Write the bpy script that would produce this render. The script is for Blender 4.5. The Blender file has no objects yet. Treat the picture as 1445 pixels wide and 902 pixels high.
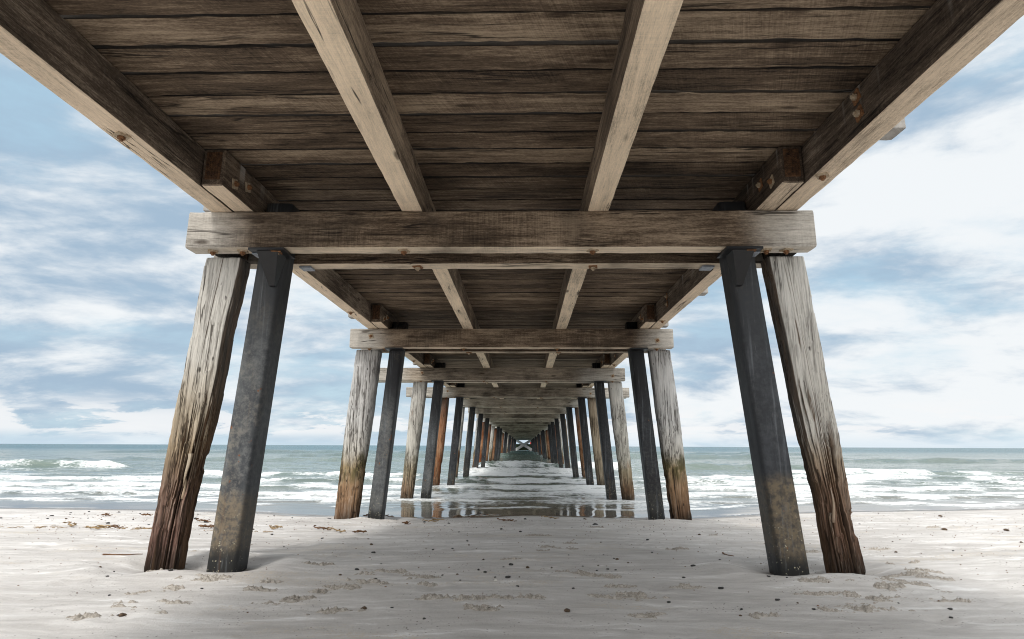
import bpy, math, random
import numpy as np
from mathutils import Matrix, Vector
R = math.radians
random.seed(7)
rng = np.random.default_rng(11)
CZ = 1.08                      # eye height above the sea
PX = -0.17                     # centre line of the pier
scene = bpy.context.scene
C = scene.collection

PEB= [(-2.51,3.8),(-2.63,4.04),(-2.75,4.08),(-1.8,3.55),(-1.88,2.96),(-1.86,2.96),(-2.16,3.86),(-3.49,9.5),(-3.71,9.23),(-2.0,5.23),(-1.13,3.9),(-3.15,6.2),(-1.91,5.93),(-5.09,8.2),(-5.3,7.39),(-5.59,8.21),(-4.59,7.54),(-4.74,7.52),(-4.69,8.91),(-3.23,7.82),(-2.54,7.26),(-2.6,8.14),(-4.12,9.25),(-2.2,3.37),(-0.8,5.14),(-0.74,5.12),(-0.58,5.1),(-0.47,5.35),(-0.67,6.43),(-0.51,5.63),(-0.25,6.8),(-0.29,4.5),(-0.3,4.15),(-0.25,4.07),(-0.42,3.99),(-0.18,3.9),(-0.14,4.25),(-0.09,4.3),(0.02,4.19),(-0.51,3.97),(-0.1,3.88),(-0.03,3.9),(-0.38,3.78),(-0.04,3.61),(0.27,3.56),(0.5,4.33),(0.47,4.15),(0.65,4.64),(0.67,4.61),(0.55,4.22),(0.6,4.2),(0.39,4.28),(0.67,5.54),(0.33,4.75),(0.6,4.84),(-1.46,5.88),(-1.17,4.89),(-0.98,4.34),(-0.88,3.76),(-0.77,3.09),(-0.64,3.11),(-0.45,2.9),(0.2,3.05),(-0.17,3.12),(-0.56,3.95),(-1.75,6.08),(-1.31,5.39),(-1.08,4.09),(-0.04,6.47),(0.18,4.2),(-0.92,7.26),(-0.54,7.1),(-1.67,8.18),(0.73,4.5),(1.12,5.77),(1.0,4.99),(1.41,6.41),(1.14,4.33),(0.98,3.96),(1.38,4.52),(1.75,6.35),(1.11,3.65),(1.57,3.86),(1.76,3.75),(1.48,3.91),(0.73,3.27),(1.05,3.15),(1.0,3.02),(1.32,3.39),(1.41,3.18),(1.39,3.31),(2.1,3.23),(1.92,3.35),(1.98,3.05),(2.99,5.17),(3.98,6.4),(5.05,8.35),(3.33,5.79),(7.38,13.02),(7.04,13.2),(3.46,5.19),(2.5,4.15),(2.32,6.58),(2.43,7.51),(2.97,8.91),(3.62,11.69),(3.2,8.7),(11.88,17.62),(4.45,6.82),(3.31,6.3)]
CLUMP= [(-1.96,3.57),(-1.49,3.7),(-1.28,3.27),(-1.95,3.18),(-1.45,3.5),(-2.05,3.43),(-1.74,3.18),(-1.87,3.04),(-1.95,2.89),(-1.87,3.76),(-0.92,3.05),(-1.02,3.54),(-2.24,3.9),(-2.49,4.75),(-1.37,4.29),(-0.88,4.09),(-0.97,3.95),(-0.61,3.9),(-0.86,3.68),(-1.0,3.54),(-0.55,3.65),(-0.49,3.29),(-0.08,4.54),(0.23,5.19),(0.14,4.98),(0.41,5.46),(0.76,6.99),(0.08,6.04),(0.53,6.19),(-0.24,3.28),(-0.08,3.3),(0.05,3.32),(-0.17,3.11),(0.5,3.63),(0.41,3.36),(0.52,3.41),(0.2,3.99),(0.52,3.96),(0.28,4.08),(0.92,3.67),(1.89,6.31),(0.55,3.39),(0.7,3.39),(1.6,3.56),(1.77,3.54),(2.03,3.82),(1.87,3.45),(2.25,4.01),(2.39,4.05),(2.58,4.17),(2.48,3.93),(2.21,3.75),(2.32,3.65),(2.21,3.41),(1.71,3.2),(1.83,3.22),(1.48,3.17),(1.14,3.04),(2.33,5.16),(2.94,5.35),(2.81,4.65),(4.56,7.13),(2.55,4.5),(1.74,3.77),(2.06,3.7),(1.66,3.24),(0.57,2.99),(1.29,5.23)]
SCRAP= [(-5.54,8.12),(-5.06,8.16),(-3.91,7.44),(-4.8,6.51),(-4.42,6.29),(-4.25,6.37),(-3.53,6.73),(-2.25,6.75),(-1.97,6.46),(-2.78,6.78),(-3.41,6.69),(-2.29,8.85),(-2.14,9.1),(-0.22,9.95),(0.32,8.55),(-1.25,7.98),(-1.47,7.58),(-1.73,6.31),(-0.82,12.52),(-0.3,8.11),(2.31,11.04),(2.62,14.16)]
TL= [(2.464,-2.208,0.092),(2.354,-2.207,0.102),(2.256,-2.218,0.096),(2.137,-2.227,0.094),(1.978,-2.245,0.08),(1.82,-2.261,0.075),(1.614,-2.269,0.089),(1.487,-2.283,0.095),(1.362,-2.297,0.102),(1.214,-2.313,0.097),(1.019,-2.342,0.086),(0.828,-2.361,0.076),(0.734,-2.382,0.057),(0.641,-2.39,0.051),(0.457,-2.403,0.056),(0.277,-2.411,0.066)]
TR= [(2.454,1.879,0.091),(2.24,1.9,0.091),(1.977,1.922,0.084),(1.722,1.955,0.083),(1.497,1.97,0.084),(1.375,1.98,0.085),(1.134,2.012,0.089),(1.039,2.026,0.075),(0.852,2.049,0.06),(0.76,2.065,0.052),(0.669,2.07,0.051),(0.489,2.081,0.061),(0.313,2.101,0.067)]
SL= [(2.453,-1.843,0.087),(0.279,-1.992,0.08)]
SR= [(2.446,1.552,0.088),(0.309,1.742,0.077)]


# ------------------------------------------------------------------ noise
def _hash(ix, iy, iz, seed):
    h = (ix.astype(np.int64) * 374761393 + iy.astype(np.int64) * 668265263 + iz.astype(np.int64) * 2147483647 + seed * 1274126177) & 0xffffffff
    h = ((h ^ (h >> 13)) * 1274126177) & 0xffffffff
    h = ((h ^ (h >> 16)) * 2246822519) & 0xffffffff
    return ((h ^ (h >> 15)) & 0xffffff) / float(0xffffff)
def vnoise(x, y, z=0.0, seed=0):
    x, y, z = np.broadcast_arrays(np.asarray(x, float), np.asarray(y, float), np.asarray(z, float))
    ix, iy, iz = np.floor(x), np.floor(y), np.floor(z)
    fx, fy, fz = x - ix, y - iy, z - iz
    fx, fy, fz = [f * f * f * (f * (f * 6 - 15) + 10) for f in (fx, fy, fz)]
    r = 0
    for a in (0, 1):
        for b in (0, 1):
            for c in (0, 1):
                w = (fx if a else 1 - fx) * (fy if b else 1 - fy) * (fz if c else 1 - fz)
                r = r + w * _hash(ix + a, iy + b, iz + c, seed)
    return r * 2 - 1
def fbm(x, y, z=0.0, o=4, seed=0, g=.5):
    r = 0; a = 1; s = 0; f = 1.0
    for k in range(o):
        r = r + a * vnoise(np.asarray(x) * f, np.asarray(y) * f, np.asarray(z) * f, seed + k * 17)
        s += a; a *= g; f *= 2.03
    return r / s
def sstep(a, b, x):
    t = np.clip((x - a) / (b - a), 0, 1)
    return t * t * (3 - 2 * t)

# ------------------------------------------------------------------ objects
def mesh_from(name, verts, faces, smooth=True, attrs=None):
    me = bpy.data.meshes.new(name)
    me.from_pydata([tuple(v) for v in verts], [], faces)
    if attrs:
        for k, v in attrs.items():
            a = me.attributes.new(k, 'FLOAT', 'POINT'); a.data.foreach_set('value', np.asarray(v, np.float32))
    if smooth: me.polygons.foreach_set('use_smooth', [True] * len(me.polygons))
    me.update()
    return me
def grid_mesh(name, V, nu, nv, attrs=None):
    """V: (nu*nv,3), rows of nv"""
    me = bpy.data.meshes.new(name)
    idx = np.arange(nu * nv).reshape(nu, nv)
    q = np.stack([idx[:-1, :-1], idx[1:, :-1], idx[1:, 1:], idx[:-1, 1:]], -1).reshape(-1, 4)
    me.vertices.add(len(V)); me.vertices.foreach_set('co', np.asarray(V, np.float32).ravel())
    me.loops.add(q.size); me.loops.foreach_set('vertex_index', q.ravel().astype(np.int32))
    me.polygons.add(len(q)); me.polygons.foreach_set('loop_start', np.arange(0, q.size, 4, dtype=np.int32))
    me.polygons.foreach_set('use_smooth', np.ones(len(q), bool))
    me.update(calc_edges=True)
    if attrs:
        for k, v in attrs.items():
            a = me.attributes.new(k, 'FLOAT', 'POINT'); a.data.foreach_set('value', np.asarray(v, np.float32).ravel())
    me.validate()
    return me
WL = {}
def put(name, me, mat, loc, parent=None, label=None, cat=None, group=None, kind=None, rot=None):
    o = bpy.data.objects.new(name, me); C.objects.link(o)
    if me is not None and mat is not None and len(me.materials) == 0: me.materials.append(mat)
    loc = Vector(loc); WL[o.name] = loc
    if parent is not None:
        o.parent = parent; o.location = loc - WL[parent.name]
    else: o.location = loc
    if rot: o.rotation_euler = rot
    if label: o['label'] = label
    if cat: o['category'] = cat
    if group: o['group'] = group
    if kind: o['kind'] = kind
    return o

# ------------------------------------------------------------------ swept shapes
def rrect(w, h, r, side=3, cor=3):
    """closed rounded rectangle, centred, counter-clockwise"""
    pts = []
    cs = [(w/2 - r, -h/2 + r, -90), (w/2 - r, h/2 - r, 0), (-w/2 + r, h/2 - r, 90), (-w/2 + r, -h/2 + r, 180)]
    for k, (cx, cy, a0) in enumerate(cs):
        for i in range(cor):
            a = R(a0 + 90 * i / (cor - 1)); pts.append((cx + r * math.cos(a), cy + r * math.sin(a)))
        nx, ny, na = cs[(k + 1) % 4]
        p0 = pts[-1]; p1 = (nx + r * math.cos(R(na)), ny + r * math.sin(R(na)))
        for i in range(1, side):
            t = i / side; pts.append((p0[0] * (1 - t) + p1[0] * t, p0[1] * (1 - t) + p1[1] * t))
    return np.array(pts)
def sweep(rings):
    """rings: (m,n,3) -> verts, faces with end caps (outward normals for rings ordered along +axis, CCW seen from +axis)"""
    m, n, _ = rings.shape
    V = rings.reshape(-1, 3); F = []
    for i in range(m - 1):
        for j in range(n):
            k = (j + 1) % n
            F.append((i * n + j, i * n + k, (i + 1) * n + k, (i + 1) * n + j))
    F.append(tuple(range(n - 1, -1, -1))); F.append(tuple((m - 1) * n + j for j in range(n)))
    return V, F
def timber(name, axis, L, w, h, seg=24, r=.008, wear=.0025, seed=0, side=3):
    """beam along X, Y or Z (axis 0,1,2), centred on its origin, w/h = the two other sizes (in cyclic order)"""
    prof = rrect(w, h, r, side)
    t = np.linspace(-L/2, L/2, seg + 1); t = np.concatenate([[t[0], t[0] + .006], t[1:-1], [t[-1] - .006, t[-1]]])
    inset = np.ones(len(t)); inset[0] = inset[-1] = 1 - .010 / min(w, h)
    T, J = np.meshgrid(t, np.arange(len(prof)), indexing='ij')
    U = prof[J, 0] * inset[:, None]; W = prof[J, 1] * inset[:, None]
    if wear > 0:
        edge = np.clip((np.abs(prof[J, 0]) / (w/2)) + (np.abs(prof[J, 1]) / (h/2)) - 1, 0, 1) ** 3
        n1 = fbm(T * 3.1, U * 9, W * 9, 3, seed); n2 = fbm(T * 17, U * 30, W * 30, 3, seed + 5)
        d = wear * n1 * .8 - edge * wear * 2.6 * np.clip(n2 + .25, 0, 1)
        bow = wear * 1.6 * np.sin(T / max(L, .1) * 4 + seed)
        U = U * (1 + d / (w / 2)) + bow; W = W * (1 + d / (h / 2))
    rings = np.zeros(T.shape + (3,))
    rings[..., axis] = T; rings[..., (axis + 1) % 3] = U; rings[..., (axis + 2) % 3] = W
    V, F = sweep(rings)
    me = mesh_from(name, V, F, smooth=False)
    return me
def boxes(name, lst, smooth=False):
    """lst of (cx,cy,cz,sx,sy,sz)"""
    V = []; F = []
    for cx, cy, cz, sx, sy, sz in lst:
        b = len(V)
        for dx in (-.5, .5):
            for dy in (-.5, .5):
                for dz in (-.5, .5): V.append((cx + dx * sx, cy + dy * sy, cz + dz * sz))
        F += [tuple(b + i for i in f) for f in ((0, 1, 3, 2), (4, 6, 7, 5), (0, 4, 5, 1), (2, 3, 7, 6), (0, 2, 6, 4), (1, 5, 7, 3))]
    return mesh_from(name, V, F, smooth)

# ------------------------------------------------------------------ materials
class NT:
    def __init__(s, name):
        s.m = bpy.data.materials.new(name); s.m.use_nodes = True; s.t = s.m.node_tree; s.t.nodes.clear()
        s.out = s.n('ShaderNodeOutputMaterial')
    def n(s, typ, ins=None, **kw):
        nd = s.t.nodes.new(typ)
        for k, v in kw.items(): setattr(nd, k, v)
        for k, v in (ins or {}).items():
            sk = nd.inputs[k]
            if hasattr(v, 'is_linked') or isinstance(v, bpy.types.NodeSocket): s.t.links.new(v, sk)
            else: sk.default_value = v
        return nd
    def math(s, op, a, b=0.0, c=None, clamp=False):
        d = {0: a, 1: b}
        if c is not None: d[2] = c
        return s.n('ShaderNodeMath', d, operation=op, use_clamp=clamp).outputs[0]
    def mix(s, f, a, b, bt='MIX'):
        nd = s.n('ShaderNodeMix', {0: f}, data_type='RGBA', blend_type=bt)
        for i, v in ((6, a), (7, b)):
            if isinstance(v, bpy.types.NodeSocket): s.t.links.new(v, nd.inputs[i])
            else: nd.inputs[i].default_value = (*v, 1) if len(v) == 3 else v
        return nd.outputs[2]
    def step(s, v, a, b, lo=0.0, hi=1.0):
        return s.n('ShaderNodeMapRange', {0: v, 1: a, 2: b, 3: lo, 4: hi}, interpolation_type='SMOOTHSTEP').outputs[0]
    def ramp(s, f, stops):
        nd = s.n('ShaderNodeValToRGB', {0: f}); e = nd.color_ramp.elements
        while len(e) < len(stops): e.new(.5)
        for i, (p, c) in enumerate(stops): e[i].position = p; e[i].color = (*c, 1)
        return nd.outputs[0]
    def scale(s, v, sc): return s.n('ShaderNodeVectorMath', {0: v, 1: (sc,) * 3 if np.isscalar(sc) else sc}, operation='MULTIPLY').outputs[0]
    def noise(s, v, sc, det=4.0, rough=.55, dist=0.0):
        return s.n('ShaderNodeTexNoise', {'Vector': s.scale(v, (sc,) * 3 if np.isscalar(sc) else sc), 'Scale': 1.0, 'Detail': det, 'Roughness': rough, 'Distortion': dist}).outputs[0]
    def coords(s, rnd=True):
        s.tc = s.n('ShaderNodeTexCoord'); s.obj = s.tc.outputs['Object']
        if rnd:
            s.info = s.n('ShaderNodeObjectInfo'); r = s.info.outputs['Random']
            off = s.n('ShaderNodeCombineXYZ', {0: s.math('MULTIPLY', r, 137.), 1: s.math('MULTIPLY', r, 59.), 2: s.math('MULTIPLY', r, 83.)}).outputs[0]
            s.rnd = r
            s.v = s.n('ShaderNodeVectorMath', {0: s.obj, 1: off}, operation='ADD').outputs[0]
        else: s.v = s.obj
        sx = s.n('ShaderNodeSeparateXYZ', {0: s.obj}); s.x, s.y, s.z = sx.outputs
        nn = s.n('ShaderNodeSeparateXYZ', {0: s.tc.outputs['Normal']}); s.nx, s.ny, s.nz = nn.outputs
        return s.v
    def attr(s, name): return s.n('ShaderNodeAttribute', attribute_name=name).outputs['Fac']
    def bump(s, h, strength=.4, dist=.01, normal=None):
        d = {'Height': h, 'Strength': strength, 'Distance': dist}
        if normal is not None: d['Normal'] = normal
        return s.n('ShaderNodeBump', d).outputs[0]
    def done(s, col, rough=.8, normal=None, metal=0.0, spec=.3, **kw):
        d = {'Base Color': col, 'Roughness': rough, 'Metallic': metal, 'Specular IOR Level': spec}
        if normal is not None: d['Normal'] = normal
        d.update(kw)
        for k, v in list(d.items()):
            if k == 'Base Color' and not isinstance(v, bpy.types.NodeSocket): d[k] = (*v, 1)
        p = s.n('ShaderNodeBsdfPrincipled', d)
        s.t.links.new(p.outputs[0], s.out.inputs[0])
        return s.m

def ax(axis, a, b):
    v = [b, b, b]; v[axis] = a
    return tuple(v)
def wood(name, axis, dark, mid, light, under=None, saw=.5, drips=False, fade=None, crackw=.018, contrast=1.0, saw_tilt=0.0, rvar=.22, sidedark=0.0, gs=1.0):
    s = NT(name); v = s.coords()
    warp = s.n('ShaderNodeVectorMath', {0: v, 1: s.scale(s.n('ShaderNodeTexNoise', {'Vector': s.scale(v, ax(axis, .9, 5.)), 'Scale': 1.0, 'Detail': 2.0}).outputs['Color'], ax(axis, .0, .05))}, operation='ADD').outputs[0]
    grain = s.noise(warp, ax(axis, 2.0, 34. * gs), 9, .70)
    fine = s.noise(warp, ax(axis, 9., 210.), 4, .65); speck = s.noise(v, ax(axis, 45., 120.), 3, .7)
    blotch = s.noise(v, ax(axis, 1.4, 3.2), 5, .6)
    sv = v
    if saw_tilt:
        rot = [0, 0, 0]; rot[2] = saw_tilt
        sv = s.n('ShaderNodeVectorRotate', {'Vector': v, 'Rotation': tuple(rot)}, rotation_type='EULER_XYZ').outputs[0]
    saw1 = s.noise(sv, ax(axis, 120., 3.5), 3, .75)
    saw2 = s.noise(sv, ax(axis, 24., 1.2), 2, .5)
    sawmask = s.step(s.noise(v, ax(axis, .9, 2.2), 2), .42, .62)
    sawv = s.math('MULTIPLY', s.math('ADD', s.math('SUBTRACT', saw1, .5), s.math('MULTIPLY', s.math('SUBTRACT', saw2, .5), .25)), sawmask)
    f = s.math('MULTIPLY', s.math('SUBTRACT', grain, .5), 1.1 * contrast)
    f = s.math('ADD', f, s.math('MULTIPLY', s.math('SUBTRACT', fine, .5), .75 * contrast))
    f = s.math('ADD', f, s.math('MULTIPLY', s.math('SUBTRACT', blotch, .5), 1.0 * contrast))
    f = s.math('ADD', f, s.math('MULTIPLY', s.math('SUBTRACT', speck, .5), .55 * contrast))
    f = s.math('ADD', f, s.math('MULTIPLY', sawv, saw))
    f = s.math('ADD', f, s.math('MULTIPLY', s.math('SUBTRACT', s.rnd, .5), rvar))
    f = s.math('ADD', f, .5, clamp=True)
    col = s.ramp(f, [(.12, dark), (.5, mid), (.9, light)])
    if under is not None:  # pale eroded undersides, also carrying light bounced off the sand in their colour
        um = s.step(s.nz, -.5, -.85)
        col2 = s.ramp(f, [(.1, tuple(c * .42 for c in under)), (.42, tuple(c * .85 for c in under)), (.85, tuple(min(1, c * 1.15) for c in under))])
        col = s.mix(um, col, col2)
    if fade is not None:      # ends lightened: sunlight on them painted into the colour
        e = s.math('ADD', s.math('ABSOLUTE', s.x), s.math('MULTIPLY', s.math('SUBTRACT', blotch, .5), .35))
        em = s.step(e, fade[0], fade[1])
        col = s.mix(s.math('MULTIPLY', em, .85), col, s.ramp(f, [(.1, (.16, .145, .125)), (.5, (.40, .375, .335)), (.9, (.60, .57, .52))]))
        # dark stains in the middle, also painting in the shade under the deck
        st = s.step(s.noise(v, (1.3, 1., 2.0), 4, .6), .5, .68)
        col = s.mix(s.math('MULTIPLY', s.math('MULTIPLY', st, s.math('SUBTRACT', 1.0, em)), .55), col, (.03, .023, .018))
    cr = s.math('ABSOLUTE', s.math('SUBTRACT', s.noise(warp, ax(axis, .55, 13.), 3, .55, .3), .5))
    crack = s.math('MULTIPLY', s.step(cr, crackw, .002), s.step(s.noise(v, ax(axis, 1.3, 6.), 2), .5, .62))
    col = s.mix(s.math('MULTIPLY', crack, .85), col, (.012, .009, .007))
    if drips:
        dn = s.noise(v, (5., 11., .25), 2, .5)
        dm = s.math('MULTIPLY', s.step(dn, .62, .72), s.step(s.math('ADD', s.z, s.math('MULTIPLY', s.math('SUBTRACT', grain, .5), .2)), -.06, .12))
        dm = s.math('MULTIPLY', dm, s.step(s.math('ABSOLUTE', s.nz), .5, .3))
        col = s.mix(s.math('MULTIPLY', dm, .5), col, (.42, .40, .37))
    if sidedark:  # near-black plank edges paint in the shade of the gaps
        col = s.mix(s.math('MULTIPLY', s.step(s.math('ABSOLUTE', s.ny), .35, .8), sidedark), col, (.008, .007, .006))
    kn = s.n('ShaderNodeTexVoronoi', {'Vector': s.scale(warp, ax(axis, 1.6, 5.)), 'Scale': 1.0}).outputs[0]
    kmk = s.step(kn, .13, .05)
    col = s.mix(s.math('MULTIPLY', kmk, .75), col, (.035, .022, .014))
    h = s.math('ADD', s.math('MULTIPLY', grain, .9), s.math('ADD', s.math('MULTIPLY', fine, .35), s.math('MULTIPLY', sawv, .5)))
    h = s.math('SUBTRACT', h, s.math('MULTIPLY', crack, .9))
    return s.done(col, .82, s.bump(h, .8, .006), spec=.22)

M = {}
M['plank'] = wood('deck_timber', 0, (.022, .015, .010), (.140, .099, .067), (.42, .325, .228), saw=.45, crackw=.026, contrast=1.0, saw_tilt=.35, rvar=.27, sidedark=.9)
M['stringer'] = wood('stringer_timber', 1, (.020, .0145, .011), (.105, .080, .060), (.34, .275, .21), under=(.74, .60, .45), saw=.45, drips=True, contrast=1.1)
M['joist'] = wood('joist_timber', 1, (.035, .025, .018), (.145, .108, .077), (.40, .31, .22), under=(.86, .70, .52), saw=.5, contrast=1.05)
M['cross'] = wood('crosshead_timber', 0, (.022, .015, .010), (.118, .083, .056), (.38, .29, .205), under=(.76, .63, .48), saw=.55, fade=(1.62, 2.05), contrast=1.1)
M['crossfar'] = wood('crosshead_timber_lit', 0, (.075, .06, .046), (.29, .24, .185), (.56, .48, .39), under=(.78, .66, .52), saw=.45, fade=(1.62, 2.05), contrast=1.0)  # lighter copy for the far bents, their light put into the colour
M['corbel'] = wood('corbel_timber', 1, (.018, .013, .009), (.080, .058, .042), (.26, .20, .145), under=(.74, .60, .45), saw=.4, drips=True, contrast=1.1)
M['pale'] = wood('bleached_timber', 0, (.26, .25, .23), (.55, .53, .50), (.75, .73, .70), saw=.5)

def pile_mat(name, stops, H=2.2, inner=0, rust=0.0, moss=0.0):
    """weathered pile; stops over the height above the sand (0..1 of H)"""
    s = NT(name); v = s.coords(); cav = s.attr('cav')
    n = s.noise(v, (7., 7., 1.6), 5, .65)
    big = s.noise(v, (2.5, 2.5, 1.2), 4, .6)
    h = s.math('DIVIDE', s.z, H)
    h = s.math('ADD', h, s.math('ADD', s.math('MULTIPLY', s.math('SUBTRACT', n, .5), .10), s.math('MULTIPLY', s.math('SUBTRACT', big, .5), .12)), clamp=True)
    col = s.ramp(h, stops)
    grain = s.noise(v, (46., 46., 1.5), 7, .62)
    fine = s.noise(v, (170., 170., 7.), 3, .6)
    g = s.math('ADD', s.math('MULTIPLY', s.math('SUBTRACT', grain, .5), 2.2), s.math('MULTIPLY', s.math('SUBTRACT', fine, .5), 1.1))
    g = s.math('ADD', g, s.math('MULTIPLY', s.math('SUBTRACT', big, .5), 1.1))
    col = s.mix(s.math('MULTIPLY', g, -1.1, clamp=True), col, (.035, .026, .019))
    col = s.mix(s.math('MULTIPLY', g, .55, clamp=True), col, (.62, .57, .49))
    if rust:
        rm = s.step(s.noise(v, (5., 5., 1.1), 5, .6), .66 - rust * .25, .76 - rust * .2)
        col = s.mix(s.math('MULTIPLY', rm, .85), col, s.mix(n, (.30, .09, .025), (.10, .03, .012)))
    if moss:
        mm = s.math('MULTIPLY', s.step(h, .18, .32), s.step(h, .50, .36))
        mm = s.math('MULTIPLY', mm, s.step(s.noise(v, (9., 9., 4.), 4, .65), .44, .6))
        col = s.mix(s.math('MULTIPLY', mm, moss), col, (.07, .065, .022))
    ck = s.math('ABSOLUTE', s.math('SUBTRACT', s.noise(v, (24., 24., .8), 4, .6, .25), .5))
    ck2 = s.math('ABSOLUTE', s.math('SUBTRACT', s.noise(v, (58., 58., 1.1), 3, .6, .2), .5))
    ckm = s.math('MULTIPLY', s.math('MAXIMUM', s.step(ck, .040, .008), s.math('MULTIPLY', s.step(ck2, .042, .008), .5)), s.step(s.noise(v, (4., 4., 1.5), 2), .36, .52))
    col = s.mix(s.math('MULTIPLY', ckm, .85), col, (.025, .017, .012))
    if inner:  # inner face darkened: its shade put into the colour, along with brown and rust
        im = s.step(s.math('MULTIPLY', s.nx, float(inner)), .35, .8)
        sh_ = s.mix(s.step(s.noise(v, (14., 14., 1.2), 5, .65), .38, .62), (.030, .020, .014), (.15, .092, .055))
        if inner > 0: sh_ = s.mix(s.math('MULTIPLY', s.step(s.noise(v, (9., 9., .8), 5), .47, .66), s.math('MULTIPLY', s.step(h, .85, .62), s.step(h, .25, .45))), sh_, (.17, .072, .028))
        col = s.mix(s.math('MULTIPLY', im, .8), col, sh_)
    pits = s.n('ShaderNodeTexVoronoi', {'Vector': s.scale(v, (20., 20., 7.)), 'Scale': 1.0}).outputs[0]
    pm = s.math('MULTIPLY', s.step(pits, .17, .08), s.step(s.noise(v, 4., 2), .5, .6))
    col = s.mix(s.math('MULTIPLY', pm, .8), col, (.02, .014, .01))
    col = s.mix(s.math('MULTIPLY', s.step(cav, .22, .75), .92), col, (.022, .014, .010))  # grooves darkened by depth, painting in the shade inside them
    hh = s.math('ADD', s.math('MULTIPLY', grain, 1.0), s.math('MULTIPLY', fine, .4))
    hh = s.math('SUBTRACT', hh, pm)
    return s.done(col, .86, s.bump(hh, .9, .008), spec=.18)
GREY = [(0, (.018, .013, .010)), (.03, (.06, .036, .028)), (.10, (.195, .108, .084)), (.26, (.27, .170, .125)), (.38, (.42, .32, .21)), (.50, (.46, .39, .295)), (.66, (.56, .535, .485)), (1, (.60, .58, .54))]
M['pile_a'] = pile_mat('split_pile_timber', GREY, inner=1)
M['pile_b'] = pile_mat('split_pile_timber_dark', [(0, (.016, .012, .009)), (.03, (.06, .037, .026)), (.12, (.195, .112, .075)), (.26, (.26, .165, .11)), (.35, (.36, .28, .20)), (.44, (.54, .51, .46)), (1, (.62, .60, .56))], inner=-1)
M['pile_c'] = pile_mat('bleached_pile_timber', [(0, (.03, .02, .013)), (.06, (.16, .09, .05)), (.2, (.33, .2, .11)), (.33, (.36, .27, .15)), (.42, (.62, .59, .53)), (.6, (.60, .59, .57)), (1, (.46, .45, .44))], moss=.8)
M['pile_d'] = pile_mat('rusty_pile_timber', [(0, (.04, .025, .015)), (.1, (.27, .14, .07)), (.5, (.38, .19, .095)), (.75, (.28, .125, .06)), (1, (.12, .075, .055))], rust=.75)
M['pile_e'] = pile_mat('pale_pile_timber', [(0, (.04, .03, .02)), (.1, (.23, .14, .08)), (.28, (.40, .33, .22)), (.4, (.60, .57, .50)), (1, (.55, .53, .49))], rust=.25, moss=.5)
M['pile_f'] = pile_mat('tan_pile_timber', [(0, (.04, .03, .02)), (.1, (.24, .19, .13)), (.5, (.36, .29, .2)), (1, (.26, .2, .14))], rust=.15)

def steel_mat(name, top, body, grow, hi, growh=.28, grey=.5, inner=0, gamt=1.0):
    s = NT(name); v = s.coords()
    a = s.noise(v, (5., 5., 2.), 6, .68); b = s.noise(v, 26., 5, .7); c = s.noise(v, (1.6, 1.6, .9), 3, .55)
    h = s.math('ADD', s.z, s.math('MULTIPLY', s.math('SUBTRACT', a, .5), .22))
    col = s.mix(s.step(a, .30, .74), body, hi)
    col = s.mix(s.math('MULTIPLY', s.step(b, .42, .75), .55 * grey), col, (.27, .27, .26))
    col = s.mix(s.math('MULTIPLY', s.step(b, .55, .30), .3), col, (.016, .016, .018))
    col = s.mix(s.step(h, 1.25, 1.95), col, top)
    tan = s.math('MULTIPLY', s.step(b, .40, .70), s.step(c, .44, .62))
    col = s.mix(s.math('MULTIPLY', tan, .50 * grey), col, (.24, .195, .13))
    gm = s.step(s.math('ADD', s.z, s.math('MULTIPLY', s.math('SUBTRACT', a, .5), .10)), growh * 2.1, growh * 1.75)
    col = s.mix(s.math('MULTIPLY', gm, s.math('MULTIPLY', s.math('ADD', s.math('MULTIPLY', s.step(b, .34, .62), .6), .2), gamt)), col, grow)
    bm = s.step(h, .22, .08)
    col = s.mix(bm, col, (.018, .018, .017))
    barn = s.n('ShaderNodeTexVoronoi', {'Vector': s.scale(v, 62.), 'Scale': 1.0})
    bar = s.math('MULTIPLY', s.step(barn.outputs[0], .34, .2), s.step(s.noise(v, 22., 3), .52, .62))
    bar = s.math('MULTIPLY', bar, s.step(h, .55, .12))
    col = s.mix(bar, col, (.46, .42, .30))
    rs = s.math('MULTIPLY', s.step(s.noise(v, (17., 17., 12.), 3), .70, .745), s.step(h, 1.9, 1.4))
    col = s.mix(s.math('MULTIPLY', rs, .85), col, (.23, .085, .03))
    dr = s.math('MULTIPLY', s.step(s.noise(v, (26., 26., .9), 4, .65), .54, .70), s.step(a, .35, .6))
    col = s.mix(s.math('MULTIPLY', dr, .40), col, (.24, .26, .28))
    rr_ = s.math('MULTIPLY', s.step(s.noise(v, (15., 15., .8), 4, .65), .60, .72), s.step(c, .48, .58))
    col = s.mix(s.math('MULTIPLY', rr_, .45), col, (.12, .06, .03))
    scr = s.step(s.noise(v, (30., 30., 3.5), 4, .7), .60, .74)
    col = s.mix(s.math('MULTIPLY', scr, .22), col, (.33, .34, .35))
    if inner:  # inner side toned down, its shade painted into the steel colour
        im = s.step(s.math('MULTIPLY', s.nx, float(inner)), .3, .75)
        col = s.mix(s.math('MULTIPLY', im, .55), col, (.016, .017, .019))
    rough = s.step(a, .3, .75, .42, .72)
    hb = s.math('ADD', s.math('MULTIPLY', b, .5), s.math('MULTIPLY', bar, 1.6))
    return s.done(col, rough, s.bump(hb, .35, .004), metal=0.0, spec=.34)
M['steel_a'] = steel_mat('coated_steel_grey', (.036, .038, .041), (.040, .044, .051), (.24, .175, .10), (.150, .158, .160), .26, .9, 1, .75)
M['steel_e'] = steel_mat('coated_steel_mid_grey', (.010, .010, .012), (.035, .039, .044), (.12, .115, .10), (.125, .132, .135), .2, .5, 1, .4)
M['steel_b'] = steel_mat('coated_steel_charcoal', (.034, .036, .040), (.020, .022, .026), (.20, .15, .09), (.060, .064, .072), .33, .16, -1, 1.0)
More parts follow.
